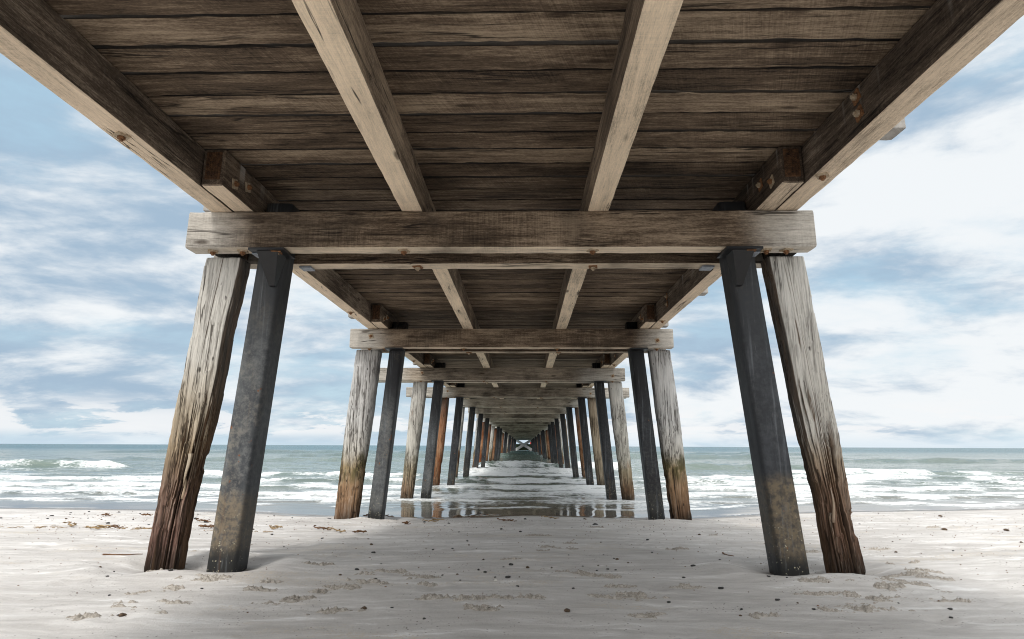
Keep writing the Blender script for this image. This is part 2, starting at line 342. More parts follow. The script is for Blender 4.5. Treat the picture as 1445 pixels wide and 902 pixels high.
M['steel_c'] = steel_mat('coated_steel_black', (.005, .005, .006), (.009, .010, .012), (.05, .047, .04), (.032, .035, .040), .2, .2)
M['steel_d'] = steel_mat('rusted_steel', (.02, .014, .012), (.13, .042, .018), (.2, .12, .06), (.24, .085, .033), .3, .5)
def simple(name, a, b, sc=20., rough=.7, bump=.4, spec=.3):
    s = NT(name); v = s.coords(); n = s.noise(v, sc, 5, .65)
    return s.done(s.ramp(n, [(.3, a), (.7, b)]), rough, s.bump(n, bump, .005), spec=spec)
M['black'] = simple('black_painted_steel', (.004, .004, .005), (.010, .010, .012), 30., .4, .2, .45)
M['zinc'] = simple('galvanised_plate', (.16, .18, .21), (.34, .37, .42), 30., .5, .2, .5)
M['bolt'] = simple('rusty_washer', (.22, .15, .09), (.54, .45, .33), 40., .75)
M['boltrust'] = simple('rusty_nut', (.09, .04, .018), (.30, .15, .07), 60., .8)
M['nail'] = simple('rusted_nail_plate', (.012, .008, .006), (.15, .075, .035), 45., .8, .8)
M['bracket'] = simple('weathered_white_timber', (.24, .225, .205), (.46, .44, .41), 12., .7)
M['pebble2'] = simple('brown_pebble', (.03, .02, .014), (.13, .085, .05), 60., .7)
M['pebble'] = simple('dark_pebble', (.012, .012, .013), (.055, .052, .048), 60., .6)
M['clump'] = simple('sand_crumb', (.20, .175, .145), (.50, .465, .42), 110., .9)
M['weed'] = simple('dry_seaweed', (.06, .026, .014), (.20, .105, .045), 60., .8)
M['straw'] = simple('dry_straw_wrack', (.16, .10, .05), (.40, .29, .16), 60., .85)
M['stone'] = simple('wet_brown_stone', (.035, .025, .018), (.19, .125, .075), 18., .4)
M['shell'] = simple('shell_white', (.6, .57, .52), (.8, .78, .74), 50., .6)
M['moss'] = simple('weedy_timber', (.012, .02, .010), (.05, .07, .03), 6., .8)
M['red'] = simple('red_buoy_paint', (.45, .03, .02), (.6, .05, .03), 8., .5)

# ------------------------------------------------------------------ terrain
XS = [-3000, -9, -5, -2.6, -1, 0, 1, 2.3, 3, 4, 9, 3000]; YS = [10.6, 10.5, 10.3, 9.5, 9.6, 10.0, 9.8, 9.5, 9.8, 10.5, 11.5, 11.8]
def shore(X):
    X = np.asarray(X, float)
    k = [-.6, -.3, 0, .3, .6]
    return sum(np.interp(X + d, XS, YS) for d in k) / 5 + .10 * fbm(X * 1.1, 3.3, o=3, seed=61) + .05 * fbm(X * 4.3, 1.3, o=2, seed=62)
def sand_z(X, Y, detail=True):
    X = np.asarray(X, float); Y = np.asarray(Y, float)
    t = shore(X) - Y
    z = np.where(t > 0, .40 * (1 - np.exp(-np.clip(t, 0, 300) / 4.4)), np.maximum(.07 * t, -1.6))
    if detail:
        dry = sstep(.2, 1.4, t)
        z = z + dry * (.014 * fbm(X * .8, Y * 1.5, o=3, seed=1) + .0062 * fbm(X * 3.2, Y * 8, o=4, seed=2) + .0045 * fbm(X * 14, Y * 20, o=3, seed=3))
        # loosened crumbly patches and soft footprints
        pt = sstep(.22, .5, fbm(X * 1.0, Y * 2.6, o=3, seed=9))
        z = z + dry * pt * .011 * np.clip(fbm(X * 34, Y * 40, o=3, seed=10) + .1, -.2, 1)
        fp = sstep(.3, .6, fbm(X * 2.4, Y * 3.2, o=2, seed=14)) * sstep(1.2, 3, np.abs(X - PX) - .6)
        z = z - dry * fp * .012
        # individual soft prints: oval dents with a raised rim
        cx, cy = np.floor(X / .42), np.floor(Y / .55)
        for ddx in (-1, 0, 1):
            for ddy in (-1, 0, 1):
                ix, iy = cx + ddx, cy + ddy
                ok_ = _hash(ix, iy, ix * 0, 501) > .62
                qx = (ix + .2 + .6 * _hash(ix, iy, ix * 0, 502)) * .42; qy = (iy + .2 + .6 * _hash(ix, iy, ix * 0, 503)) * .55
                r_ = np.hypot((X - qx) / .075, (Y - qy) / .125)
                z = z + dry * ok_ * (-.008 * np.exp(-(r_ / .75) ** 2) + .0035 * np.exp(-((r_ - 1.25) / .35) ** 2)) * (.4 + .9 * _hash(ix, iy, ix * 0, 504))
        for px, py in PILEBASE:
            d = np.hypot((X - px), (Y - py))
            z = z + .026 * np.exp(-((d - .40) / .15) ** 2) - .055 * np.exp(-(d / .24) ** 2)
    return z
BENT0 = 3.97; BAY = 4.335; NB = 33
PILEBASE = [(-2.41, 4.23), (-1.99, 4.24), (2.10, 4.23), (1.74, 4.24), (-2.38, 8.57), (-1.92, 8.57), (2.06, 8.57), (1.71, 8.57)]
def axis_pts(lo, hi, step, far, grow):
    a = list(np.arange(lo, hi + 1e-6, step)); d = step
    while a[-1] < far: d *= grow; a.append(a[-1] + d)
    return a
def build_sand():
    xp = axis_pts(0, 4.6, .024, 3000, 1.07); xs = np.array([-x for x in xp[:0:-1]] + xp)
    yp = axis_pts(2.4, 11.6, .024, 70, 1.10)
    yn = axis_pts(-2.4, 3.0, .12, 60, 1.2)
    yn = [y for y in axis_pts(0, .5, .05, 60, 1.15)]
    ys = np.array([2.4 - y for y in yn[:0:-1]] + yp)
    X, Y = np.meshgrid(xs, ys, indexing='ij')
    Z = sand_z(X, Y)
    t = shore(X) - Y
    wet_shade = 1 - sstep(.0, .75, t + .18 * fbm(X * 1.7, Y * 2.0, o=3, seed=20))
    for px, py in PILEBASE:
        wet_shade = np.maximum(wet_shade, .62 * np.exp(-(np.hypot(X - px, Y - py) / (.20 + .05 * fbm(X * 6, Y * 6, o=2, seed=33))) ** 2))  # contact shade round the pile feet, painted in through the damp-sand mask
    return grid_mesh('sand', np.stack([X, Y, Z], -1).reshape(-1, 3), len(xs), len(ys), {'wet_shade': wet_shade})
def sand_mat():
    s = NT('beach_sand'); v = s.coords(False); wet_shade = s.attr('wet_shade')
    st = s.noise(v, (1.6, 8.5, 1.), 6, .6, .4); st2 = s.noise(v, (5.5, 24., 1.), 4, .6, .5)
    big = s.noise(v, (.5, .9, 1.), 3, .5); gr = s.noise(v, 260., 3, .7); gr2 = s.noise(v, 60., 4, .65)
    f = s.math('ADD', s.math('MULTIPLY', st, .5), s.math('ADD', s.math('MULTIPLY', big, .35), s.math('MULTIPLY', st2, .15)))
    col = s.ramp(f, [(.34, (.345, .325, .308)), (.50, (.485, .463, .443)), (.66, (.66, .64, .62))])
    pale = s.math('MULTIPLY', s.step(st, .56, .66), s.step(st2, .45, .62))
    col = s.mix(s.math('MULTIPLY', pale, .65), col, (.74, .735, .73))
    cr = s.math('MULTIPLY', s.step(s.noise(v, (1.0, 2.6, 1.), 4, .6), .56, .64), s.step(gr2, .47, .6))
    col = s.mix(s.math('MULTIPLY', cr, .5), col, (.50, .42, .31))
    col = s.mix(s.math('MULTIPLY', s.step(gr, .6, .72), .35), col, (.22, .19, .16))
    col = s.mix(s.math('MULTIPLY', s.step(gr, .38, .3), .3), col, (.8, .78, .74))
    dk = s.n('ShaderNodeTexVoronoi', {'Vector': s.scale(v, (38., 38., 38.)), 'Scale': 1.0})
    spk = s.math('MULTIPLY', s.step(dk.outputs[0], .22, .10), s.step(s.noise(v, 3., 3), .46, .60))
    col = s.mix(s.math('MULTIPLY', spk, .8), col, (.07, .055, .045))
    wc = s.mix(st, (.115, .098, .08), (.17, .148, .125))
    col = s.mix(s.step(wet_shade, .05, .8, 0, .92), col, wc)
    rough = s.step(wet_shade, .35, .95, .9, .10)
    hb = s.math('ADD', s.math('MULTIPLY', gr, .25), s.math('ADD', s.math('MULTIPLY', gr2, .5), s.math('MULTIPLY', st2, .9)))
    bs = s.step(wet_shade, .3, .9, .9, .03)
    nb = s.n('ShaderNodeBump', {'Height': hb, 'Strength': bs, 'Distance': .008}).outputs[0]
    return s.done(col, rough, nb, spec=.35)
put('sand_beach', build_sand(), sand_mat(), (0, 0, 0), kind='structure')

# ------------------------------------------------------------------ sea
# crest lines: (distance, height, half width, x centre, x half extent, foam ahead, seed)
CRESTS = [
    (33., .30, 1.6, 0.6, 5.5, 9.0, 1), (25.5, .20, .8, 0.3, 3.6, 4.0, 16), (28., .36, 1.0, -25., 6.5, 2.4, 2), (22.5, .16, .7, -8., 5.0, 1.6, 3),
    (26., .22, .9, 16., 6., 3.0, 4), (31., .34, 1.2, 10.5, 3.8, 0.0, 5), (47., .40, 1.6, 32., 9., 0.0, 6),
    (43., .35, 1.8, -18., 14., 0.0, 7), (60., .40, 2.4, 4., 30., 0.0, 8), (85., .45, 3., -10., 60., 0.0, 9),
    (19.0, .10, .5, 2., 60., 1.0, 10), (16.2, .075, .4, -4., 60., .9, 11), (13.8, .05, .28, 3., 60., .9, 12),
    (12.3, .03, .2, -3., 60., .7, 13), (24.5, .16, .7, -24., 8., 1.4, 14), (22., .13, .6, 12., 7., 1.6, 15),
]
def sea(X, Y):
    off = Y - shore(X)
    z = np.zeros_like(X); foam = np.zeros_like(X)
    wob = .9 * fbm(X * .16, 1.7, o=3, seed=31)
    for yc, amp, w, xc, xh, fa, sd in CRESTS:
        yy = yc + wob * min(1.5, yc / 22) + min(1.0, yc / 24) * (.8 * fbm(X * .45, sd * 3.1, o=3, seed=40 + sd) + .30 * fbm(X * 2.1, sd * 2.3, o=3, seed=240 + sd))
        ex = 1 - sstep(.65, 1.0, np.abs(X - xc) / xh + .25 * fbm(X * .6, sd * 1.7, o=2, seed=70 + sd))
        d = Y - yy
        ww = np.where(d < 0, w * .55, w * 1.3)
        prof = np.exp(-(d / ww) ** 2) * (.75 + .55 * fbm(X * .55, sd * 4.1, o=3, seed=260 + sd))
        z = z + amp * ex * prof
        if fa > 0:
            br = sstep(-.25, .25, fbm(X * .5, sd * 5.3, o=4, seed=90 + sd) + .12)
            fr = sstep(.25 * w, -.1 * w, d) * np.exp(-np.clip(-d - .2 * w, 0, 99) / (fa * .5))
            foam = np.maximum(foam, fr * ex * br)
            z = z + ex * br * fr * amp * .22 * fbm(X * 3., Y * 4., o=3, seed=120 + sd)
    a = sstep(.5, 14., off)
    z = z + a * (.050 * fbm(X * .5, Y * 1.1, o=3, seed=150) + .022 * fbm(X * 1.6, Y * 3.4, o=3, seed=151)) * (1 - sstep(60, 400, Y))
    z = z + sstep(.3, 2.5, off) * .006 * fbm(X * 4.2, Y * 7., o=3, seed=152) * (1 - sstep(25, 60, Y))
    # old foam sheets close to the shore
    lace = sstep(.02, .42, fbm(X * .30, Y * .95, o=4, seed=160)) * (1 - sstep(5.0, 12., off)) * sstep(.9, 2.2, off) * .75
    lace = np.maximum(lace, sstep(-.25, .35, fbm(X * .5, Y * 1.3, o=3, seed=163)) * .72 * sstep(1.0, 2.6, off) * (1 - sstep(9, 19, off)))
    mid = (1 - sstep(1.8, 3.2, np.abs(X - PX))) * sstep(2.4, 4., off) * (1 - sstep(22, 30, off))
    lace = np.maximum(lace, mid * .95 * sstep(-.15, .25, fbm(X * .55, Y * .75, o=4, seed=171)))
    foam = np.maximum(foam, lace)
    side = sstep(1.5, 4.0, np.abs(X - PX))
    # thin line of froth along the swash edge
    ed = np.exp(-((off - .16) / .09) ** 2) * sstep(-.1, .35, fbm(X * 1.6, .4, o=3, seed=165)) * .55
    ed = np.maximum(ed, np.exp(-((off - 1.35 - .3 * fbm(X * .7, 2.2, o=2, seed=166)) / .22) ** 2) * .75 * sstep(-.3, .2, fbm(X * 1.2, 7.7, o=2, seed=167)))
    foam = np.maximum(foam, ed)
    return z, np.clip(foam, 0, 1), off
def build_sea():
    xp = axis_pts(0, 13., .075, 20000, 1.065); xs = np.array([-x for x in xp[:0:-1]] + xp)
    ys = axis_pts(8.9, 34, .06, 20000, 1.03); ys = np.array(ys)
    X, Y = np.meshgrid(xs, ys, indexing='ij')
    z, foam, off = sea(X, Y)
    z = z + foam * .012 + np.where(off < 0, off * .01, 0)
    z = z + .0035 - np.clip(-off, 0, 1.5) * .25
    shal = np.exp(-np.clip(off, 0, 99) / 3.2)
    return grid_mesh('sea', np.stack([X, Y, z], -1).reshape(-1, 3), len(xs), len(ys), {'foam': foam, 'shallow': shal, 'off': off})
def sea_mat():
    s = NT('sea_water'); v = s.coords(False); foam = s.attr('foam'); sh = s.attr('shallow'); off = s.attr('off')
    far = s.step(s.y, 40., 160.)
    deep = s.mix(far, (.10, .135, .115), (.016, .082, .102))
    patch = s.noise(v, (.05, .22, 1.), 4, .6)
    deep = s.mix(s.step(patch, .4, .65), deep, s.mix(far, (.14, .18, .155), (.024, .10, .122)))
    col = s.mix(s.math('POWER', sh, .8, clamp=True), deep, (.15, .125, .10))
    w1 = s.noise(v, (1.3, 3.4, 1.), 5, .6, .3); w2 = s.noise(v, (7., 16., 1.), 4, .6, .3)
    w3 = s.noise(v, (.18, .6, 1.), 4, .6)
    amp = s.step(off, .2, 6.0, .02, 1.0)
    hb = s.math('ADD', s.math('MULTIPLY', w1, .16), s.math('MULTIPLY', w2, .035))
    hb = s.math('ADD', hb, s.math('MULTIPLY', w3, .8))
    nb = s.n('ShaderNodeBump', {'Height': s.math('MULTIPLY', hb, amp), 'Strength': s.step(s.y, 14., 60., .26, .55), 'Distance': 1.0}).outputs[0]
    # foam: attribute broken up by lace and bubbles
    l1 = s.noise(v, (2.2, 4.2, 2.), 6, .62, .6); l2 = s.noise(v, (11., 17., 8.), 4, .65, .4)
    vor = s.n('ShaderNodeTexVoronoi', {'Vector': s.scale(v, (5., 8., 5.)), 'Scale': 1.0}, feature='DISTANCE_TO_EDGE').outputs[0]
    lace = s.step(vor, .16, .02)
    fz = s.math('ADD', foam, s.math('ADD', s.math('MULTIPLY', s.math('SUBTRACT', l1, .5), 1.7), s.math('MULTIPLY', s.math('SUBTRACT', l2, .5), 1.0)))
    fz = s.math('ADD', fz, s.math('MULTIPLY', lace, .10))
    fm = s.math('MULTIPLY', s.math('MULTIPLY', s.step(fz, .34, .98), s.step(foam, .02, .2)), .94)
    wcap = s.math('MULTIPLY', s.step(s.noise(v, (.10, .55, 1.), 5, .68), .685, .72), s.step(s.y, 30., 55.))
    wcap = s.math('MULTIPLY', wcap, s.step(s.y, 700., 200.))
    fm = s.math('MAXIMUM', fm, s.math('MULTIPLY', wcap, .7))
    water = s.n('ShaderNodeBsdfPrincipled', {'Base Color': col, 'Roughness': s.step(s.y, 15., 200., .05, .22), 'Specular IOR Level': s.step(s.y, 40., 250., .5, .26), 'IOR': 1.33, 'Normal': nb})
    fb = s.bump(s.math('ADD', s.math('MULTIPLY', l1, 1.0), s.math('MULTIPLY', l2, .4)), .6, .06)
    fo = s.n('ShaderNodeBsdfPrincipled', {'Base Color': s.mix(l2, (.62, .65, .66), (.86, .87, .87)), 'Roughness': .8, 'Specular IOR Level': .2, 'Normal': fb})
    mx = s.n('ShaderNodeMixShader', {0: fm}); s.t.links.new(water.outputs[0], mx.inputs[1]); s.t.links.new(fo.outputs[0], mx.inputs[2])
    s.t.links.new(mx.outputs[0], s.out.inputs[0])
    return s.m
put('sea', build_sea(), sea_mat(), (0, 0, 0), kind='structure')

# ------------------------------------------------------------------ the pier
zb = 1.35 + CZ; zt = 1.62 + CZ; zd = 1.88 + CZ     # underside of crossheads, top of crossheads, underside of deck
pier = put('timber_pier', None, None, (PX, BENT0, 0), label='long weathered timber pier on raking timber and black steel piles, running out to sea', cat='pier')

def bolt_mesh(name, s=1.0):
    """square washer with a hexagonal nut and bolt end, pointing along -Z"""
    V = []; F = []
    def prism(n, r, z0, z1, rot):
        b = len(V)
        for z in (z0, z1):
            for i in range(n):
                a = rot + 2 * math.pi * i / n; V.append((r * math.cos(a), r * math.sin(a), z))
        for i in range(n): F.append((b + i, b + n + i, b + n + (i + 1) % n, b + (i + 1) % n))
        F.append(tuple(b + i for i in range(n))); F.append(tuple(b + n + i for i in range(n - 1, -1, -1)))
    prism(4, .046 * s, .004, -.006 * s, .5); k0 = len(F)
    prism(6, .020 * s, -.006 * s, -.020 * s, .2)
    prism(8, .010 * s, -.020 * s, -.030 * s, 0)
    me = mesh_from(name, V, F, False)
    return me, k0
def mk_bolt(name, a, c):
    me, k0 = bolt_mesh(name); me.materials.append(a); me.materials.append(c)
    for p in me.polygons: p.material_index = int(p.index >= k0)
    return me
BM = mk_bolt('washer_bolt', M['bolt'], M['boltrust']); BM2 = mk_bolt('washer_bolt_rusty', M['boltrust'], M['bolt'])
def bolt(loc, parent, face='down', rusty=False):
    rot = {'down': (0, 0, random.uniform(0, 1.5)), 'front': (R(-90), 0, 0), 'right': (0, R(-90), 0), 'left': (0, R(90), 0)}[face]
    if face == 'front': rot = (R(90) + math.pi, 0, 0) if False else (R(-90), 0, 0)
    return put('bolt', BM2 if rusty else BM, None, loc, parent, rot=rot)

# ---- piles
def pile_rings(prof_z, cx, hw, cy, hd, n, sup, groove, seed, gtop, zig, gf):
    """returns rings (m,n,3) and cavity; arrays over prof_z"""
    m = len(prof_z); th = np.linspace(0, 2 * np.pi, n, endpoint=False); th = th - .19 * np.sin(4 * th) / 1.6
    c, s = np.cos(th), np.sin(th)
    den = (np.abs(c) ** sup + np.abs(s) ** sup) ** (1 / sup)
    ux, uy = c / den, s / den
    Z, TH = np.meshgrid(prof_z, th, indexing='ij')
    UX = np.broadcast_to(ux, Z.shape); UY = np.broadcast_to(uy, Z.shape)
    arc = TH * 5.0
    # vertical grooves: ridged noise stretched along the pile; periodic because it lives on the profile itself
    wv = .35 * fbm(UX * 2, UY * 2, Z * 1.3, 2, seed + 3)
    r1 = 1 - np.abs(vnoise(UX * gf + wv, UY * gf, Z * .5, seed)) * 2.6
    r2 = 1 - np.abs(vnoise(UX * gf * 2.1 + wv * 2, UY * gf * 2.1, Z * 1.0, seed + 1)) * 2.3
    c1 = np.clip(1 - np.abs(vnoise(UX * gf * .8 + wv * 1.5, UY * gf * .8, Z * .42, seed + 11)) * 8.5, 0, 1)
    g = np.clip(r1, 0, 1) ** 2.6 * .55 + np.clip(r2, 0, 1) ** 2.4 * .38 + c1 * .75 * sstep(-.2, .3, vnoise(UX * 2.5, UY * 2.5, Z * .9, seed + 12))
    low = 1 - sstep(gtop * .55, gtop, Z + .18 * vnoise(UX * 1.5, UY * 1.5, Z * .8, seed + 8))
    amt = groove * (.16 + .84 * low)
    rough = .0035 * fbm(UX * 8, UY * 8, Z * 9, 3, seed + 4) + zig * .5 * vnoise(UX * 1.2, UY * 1.2, Z * 6.2, seed + 5) + zig * vnoise(UX * 4., UY * 4., Z * 23., seed + 15)
    chip = zig * 4.2 * sstep(.26, .33, vnoise(UX * 2.2, UY * 2.2, Z * 5.5, seed + 6))
    d = -amt * g + rough * (.35 + .65 * low) - chip * (.25 + .75 * low)
    X = cx[:, None] + UX * (hw[:, None] + d); Y = cy[:, None] + UY * (hd[:, None] + d)
    return np.stack([X, Y, Z], -1), np.clip(g * (.25 + .75 * low), 0, 1).reshape(-1)
def pile_mesh(name, tabz, tabx, tabw, y0, hd, n=96, m=150, gf=5.3, sup=5., groove=.03, seed=1, gtop=1.2, zig=.004, ground=0.0, bottom=-.5, ox=0., oy=0.):
    z = np.linspace(bottom, max(tabz), m)
    i = np.argsort(tabz); tz = np.array(tabz)[i]; tx = np.array(tabx)[i]; tw = np.array(tabw)[i]
    cx = np.interp(z, tz, tx); lowm = z < tz[0]
    cx = np.where(lowm, tx[0] + (z - tz[0]) * (tx[-1] - tx[0]) / (tz[-1] - tz[0]), cx)
    hw = np.interp(z, tz, tw)
    hdv = np.interp(z, [ground, ground + .5, ground + 1.2, 2.5], [hd * .92, hd * .9, hd * 1.02, hd])
    rings, cav = pile_rings(z - ground, cx - ox, hw, np.full(m, y0 - oy), hdv, n, sup, groove, seed, gtop, zig, gf)
    V, F = sweep(rings)
    return mesh_from(name, V, F, True, {'cav': cav})

def spl(name, base, tip, w, seed):
    b = Vector(base); t = Vector(tip); n = 7; m = 8; rings = []
    for i in range(m):
        f = i / (m - 1); p = b.lerp(t, f) + Vector((.006 * math.sin(5 * f + seed), 0, 0)); r = w * (1 - f) ** .7 + .0006
        rings.append([(p.x + r * math.cos(a) * 1.0, p.y + r * .6 * math.sin(a), p.z) for a in [2 * math.pi * k / n for k in range(n)]])
    V, F = sweep(np.array(rings)[::-1] if t.z < b.z else np.array(rings))
    return mesh_from(name, V, F, True, {'cav': [.2] * len(V)})

zt_p = zb + .10
def head_block(parent, x, y, mat, w=.19):      # the cut-down pile head held between the two beams
    me = timber('pile_head', 2, .22, w, .21, 4, .01, .003, int(x * 50))
    put('pile_head', me, mat, (x, y, zb + .13), parent)

# first bent: each pile after its own outline
def first_pile(tab, mat, seed, label, rust_side, mirror):
    tz = [a[0] for a in tab]; tx = [a[1] for a in tab]; tw = [a[2] + .014 for a in tab]
    ground = float(sand_z(tx[-1], 4.23))
    px_ = np.polyfit(tz, tx, 1); pw_ = np.polyfit(tz, tw, 1)
    tx = [float(.6 * np.polyval(px_, z) + .4 * x) for z, x in zip(tz, tx)]
    tw = [float(.6 * np.polyval(pw_, z) + .4 * x) + .022 for z, x in zip(tz, tw)]
    tz[0] = zb - .012
    me = pile_mesh('timber_pile', tz, tx, tw, 4.235, .088, n=220, m=260, gf=7.5, sup=11., groove=.046, seed=seed, gtop=1.3, zig=.0026, ground=ground, bottom=-.5, ox=tx[-1], oy=4.235)
    p = put('timber_pile', me, mat, (tx[-1], 4.235, ground), pier, label=label, group='timber piles')
    head_block(p, tx[0], 4.235, mat)
    return p
pL = first_pile(TL, M['pile_a'], 5, 'square split timber pile with deep grooves and red-brown foot, first on the left', 1, 1)
pR = first_pile(TR, M['pile_b'], 23, 'square grey timber pile with splintered dark brown foot, first on the right', -1, -1)
put('splinter', spl('splinter', (-2.285, 4.16, 1.02), (-2.300, 4.15, .80), .018, 1), M['pile_a'], WL[pL.name] , pL).location = Vector((0, 0, 0)) - Vector(WL[pL.name])
put('splinter', spl('splinter', (2.005, 4.15, .66), (1.998, 4.13, .50), .012, 3), M['pile_b'], WL[pR.name], pR).location = Vector((0, 0, 0)) - Vector(WL[pR.name])
put('splinter', spl('splinter', (2.02, 4.14, .60), (2.012, 4.12, .82), .014, 5), M['pile_b'], WL[pR.name], pR).location = Vector((0, 0, 0)) - Vector(WL[pR.name])

for (pp, m_, x0, z0, x1, z1, w_) in ((pL, 'pile_a', -2.262, 1.55, -2.250, 1.36, .012), (pL, 'pile_a', -2.275, 1.22, -2.262, 1.05, .013), (pL, 'pile_a', -2.305, .72, -2.302, .90, .012),
                                (pR, 'pile_b', 1.935, 1.30, 1.930, 1.12, .012), (pR, 'pile_b', 2.045, .40, 2.030, .58, .012)):
    put('splinter', spl('splinter', (x0, 4.17, z0), (x1, 4.16, z1), w_, z0 * 7), M[m_], WL[pp.name], pp).location = -Vector(WL[pp.name])
def steel_mesh(name, x_top, x_bot, z_top, z_bot, zg, w=.2, d=.21, seg=30, r=.035):
    prof = rrect(w, d, r, 4, 5); z = np.linspace(z_bot, z_top, seg + 1)
    cx = x_bot + (z - z_bot) / (z_top - z_bot) * (x_top - x_bot)
    rings = np.zeros((seg + 1, len(prof), 3)); rings[..., 0] = cx[:, None] + prof[None, :, 0]; rings[..., 1] = prof[None, :, 1]; rings[..., 2] = (z - zg)[:, None]
    V, F = sweep(rings); me = mesh_from(name, V, F, True)
    return me
def bracket(parent, x, yb, front=True, s=1):
    """plate bolted under a beam with a tapering gusset down the pile"""
    sg = -1 if front else 1
    pl = put('bracket_plate', boxes('bracket_plate', [(0, 0, 0, .25, .22, .016)]), M['black'], (x, yb - sg * .02, zb - .0125), parent)
    V = [(-.075, sg * .085, 0), (.075, sg * .085, 0), (.075, -sg * .07, 0), (-.075, -sg * .07, 0), (-.02, -sg * .035, -.22), (.02, -sg * .035, -.22), (.02, -sg * .07, -.22), (-.02, -sg * .07, -.22)]
    F = [(0, 1, 2, 3), (0, 4, 5, 1), (1, 5, 6, 2), (2, 6, 7, 3), (3, 7, 4, 0), (4, 7, 6, 5)]
    g = put('gusset', mesh_from('gusset', V, F, False), M['black'], (x + .0, yb - sg * .02, zb - .021), parent)
    return pl
def steel_pile(xt, xb, zg, yc, mat, label=None, full=True, group='steel piles', deep=-.5):
    zt_ = zt + .13; x_t = xb + (xt - xb) * (zt_ - zg) / (zb - zg)
    x_d = xb + (xt - xb) * (deep - zg) / (zb - zg)
    me = steel_mesh('steel_pile', x_t - xb, x_d - xb, zt_, deep, zg, seg=24)
    p = put('steel_pile', me, mat, (xb, yc, zg), pier, label=label, group=group)
    return p
def zat(x, y): return float(sand_z(x, y))
ysp = 4.235
sL = steel_pile(SL[0][1], SL[1][1], zat(-1.99, 4.23), ysp, M['steel_a'], 'black and grey square steel pile with tan crust low down, inside the first left timber pile')
sR = steel_pile(SR[0][1], SR[1][1], zat(1.74, 4.23), ysp, M['steel_b'], 'charcoal square steel pile with brown crusted foot, inside the first right timber pile')
for sp, x, sd in ((sL, -1.80, -1), (sR, 1.51, 1)):
    b = bracket(sp, x, 4.035, True)
    bolt((x + .055, 4.0, zb - .021), sp, 'down', True)
    put('bracket_plate', boxes('bracket_plate', [(0, 0, 0, .09, .10, .012)]), M['zinc'], (x + sd * -.115, 4.44, zb - .0105), sp)
    put('bracket_tab', boxes('bracket_tab', [(0, 0, 0, .075, .10, .008)]), M['zinc'], (x - .088 if sd < 0 else x + .088, 4.06, zb - .026), sp)

# ---- crossheads (twin beams), per bent
XL0, XR0 = -2.385, 2.015
rustlist = 'a b'.split()
protoB = {}
def cross_mesh(L, key, seg):
    k = (round(L, 2), key)
    if k not in protoB: protoB[k] = timber('crosshead', 0, L, .145, .27, seg, .010, .003 if seg > 10 else 0, key)
    return protoB[k]
for k in range(NB):
    Y = BENT0 + BAY * k
    near = k < 4
    x0, x1 = XL0 + random.uniform(-.03, .03) * (k > 0), XR0 + random.uniform(-.03, .03) * (k > 0)
    if k == 1: x0, x1 = -2.47, 2.085
    if k == 2: x0, x1 = -3.55, 2.12
    if k == 3: x0, x1 = -3.35, 2.95
    for j, dy in enumerate((.0725, .0725 + .385)):
        a0, a1 = (x0, x1) if j == 0 else (x0 + (.06 if k else -.0), x1 - (.02 if k else 0))
        me = timber('crosshead', 0, a1 - a0, .145, .27, 60 if near else 12, .008, .0018 if near else .0, k * 2 + j) if k < 8 else cross_mesh(4.55, 40 + (k + j) % 4, 6)
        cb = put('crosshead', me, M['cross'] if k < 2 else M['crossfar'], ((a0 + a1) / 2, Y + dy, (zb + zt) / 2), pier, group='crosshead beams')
        if k < 6:
            if j == 0:
                xs = (-2.22, -2.005, -.853, .48, 1.69, 1.83) if k == 0 else (-2.2, -1.98, -.86, .46, 1.86)
                for x in xs: bolt((x, Y + dy - .005, zb - .002), cb)
                if k in (1, 2, 3):
                    bolt((-2.17, Y - .001, zb + .16), cb, 'front'); bolt((1.86, Y - .001, zb + .10), cb, 'front')
            else:
                for x in ((-.822, .526, -1.98) if k == 0 else (-.82, .5)): bolt((x, Y + dy + .0, zb - .002), cb, rusty=True)

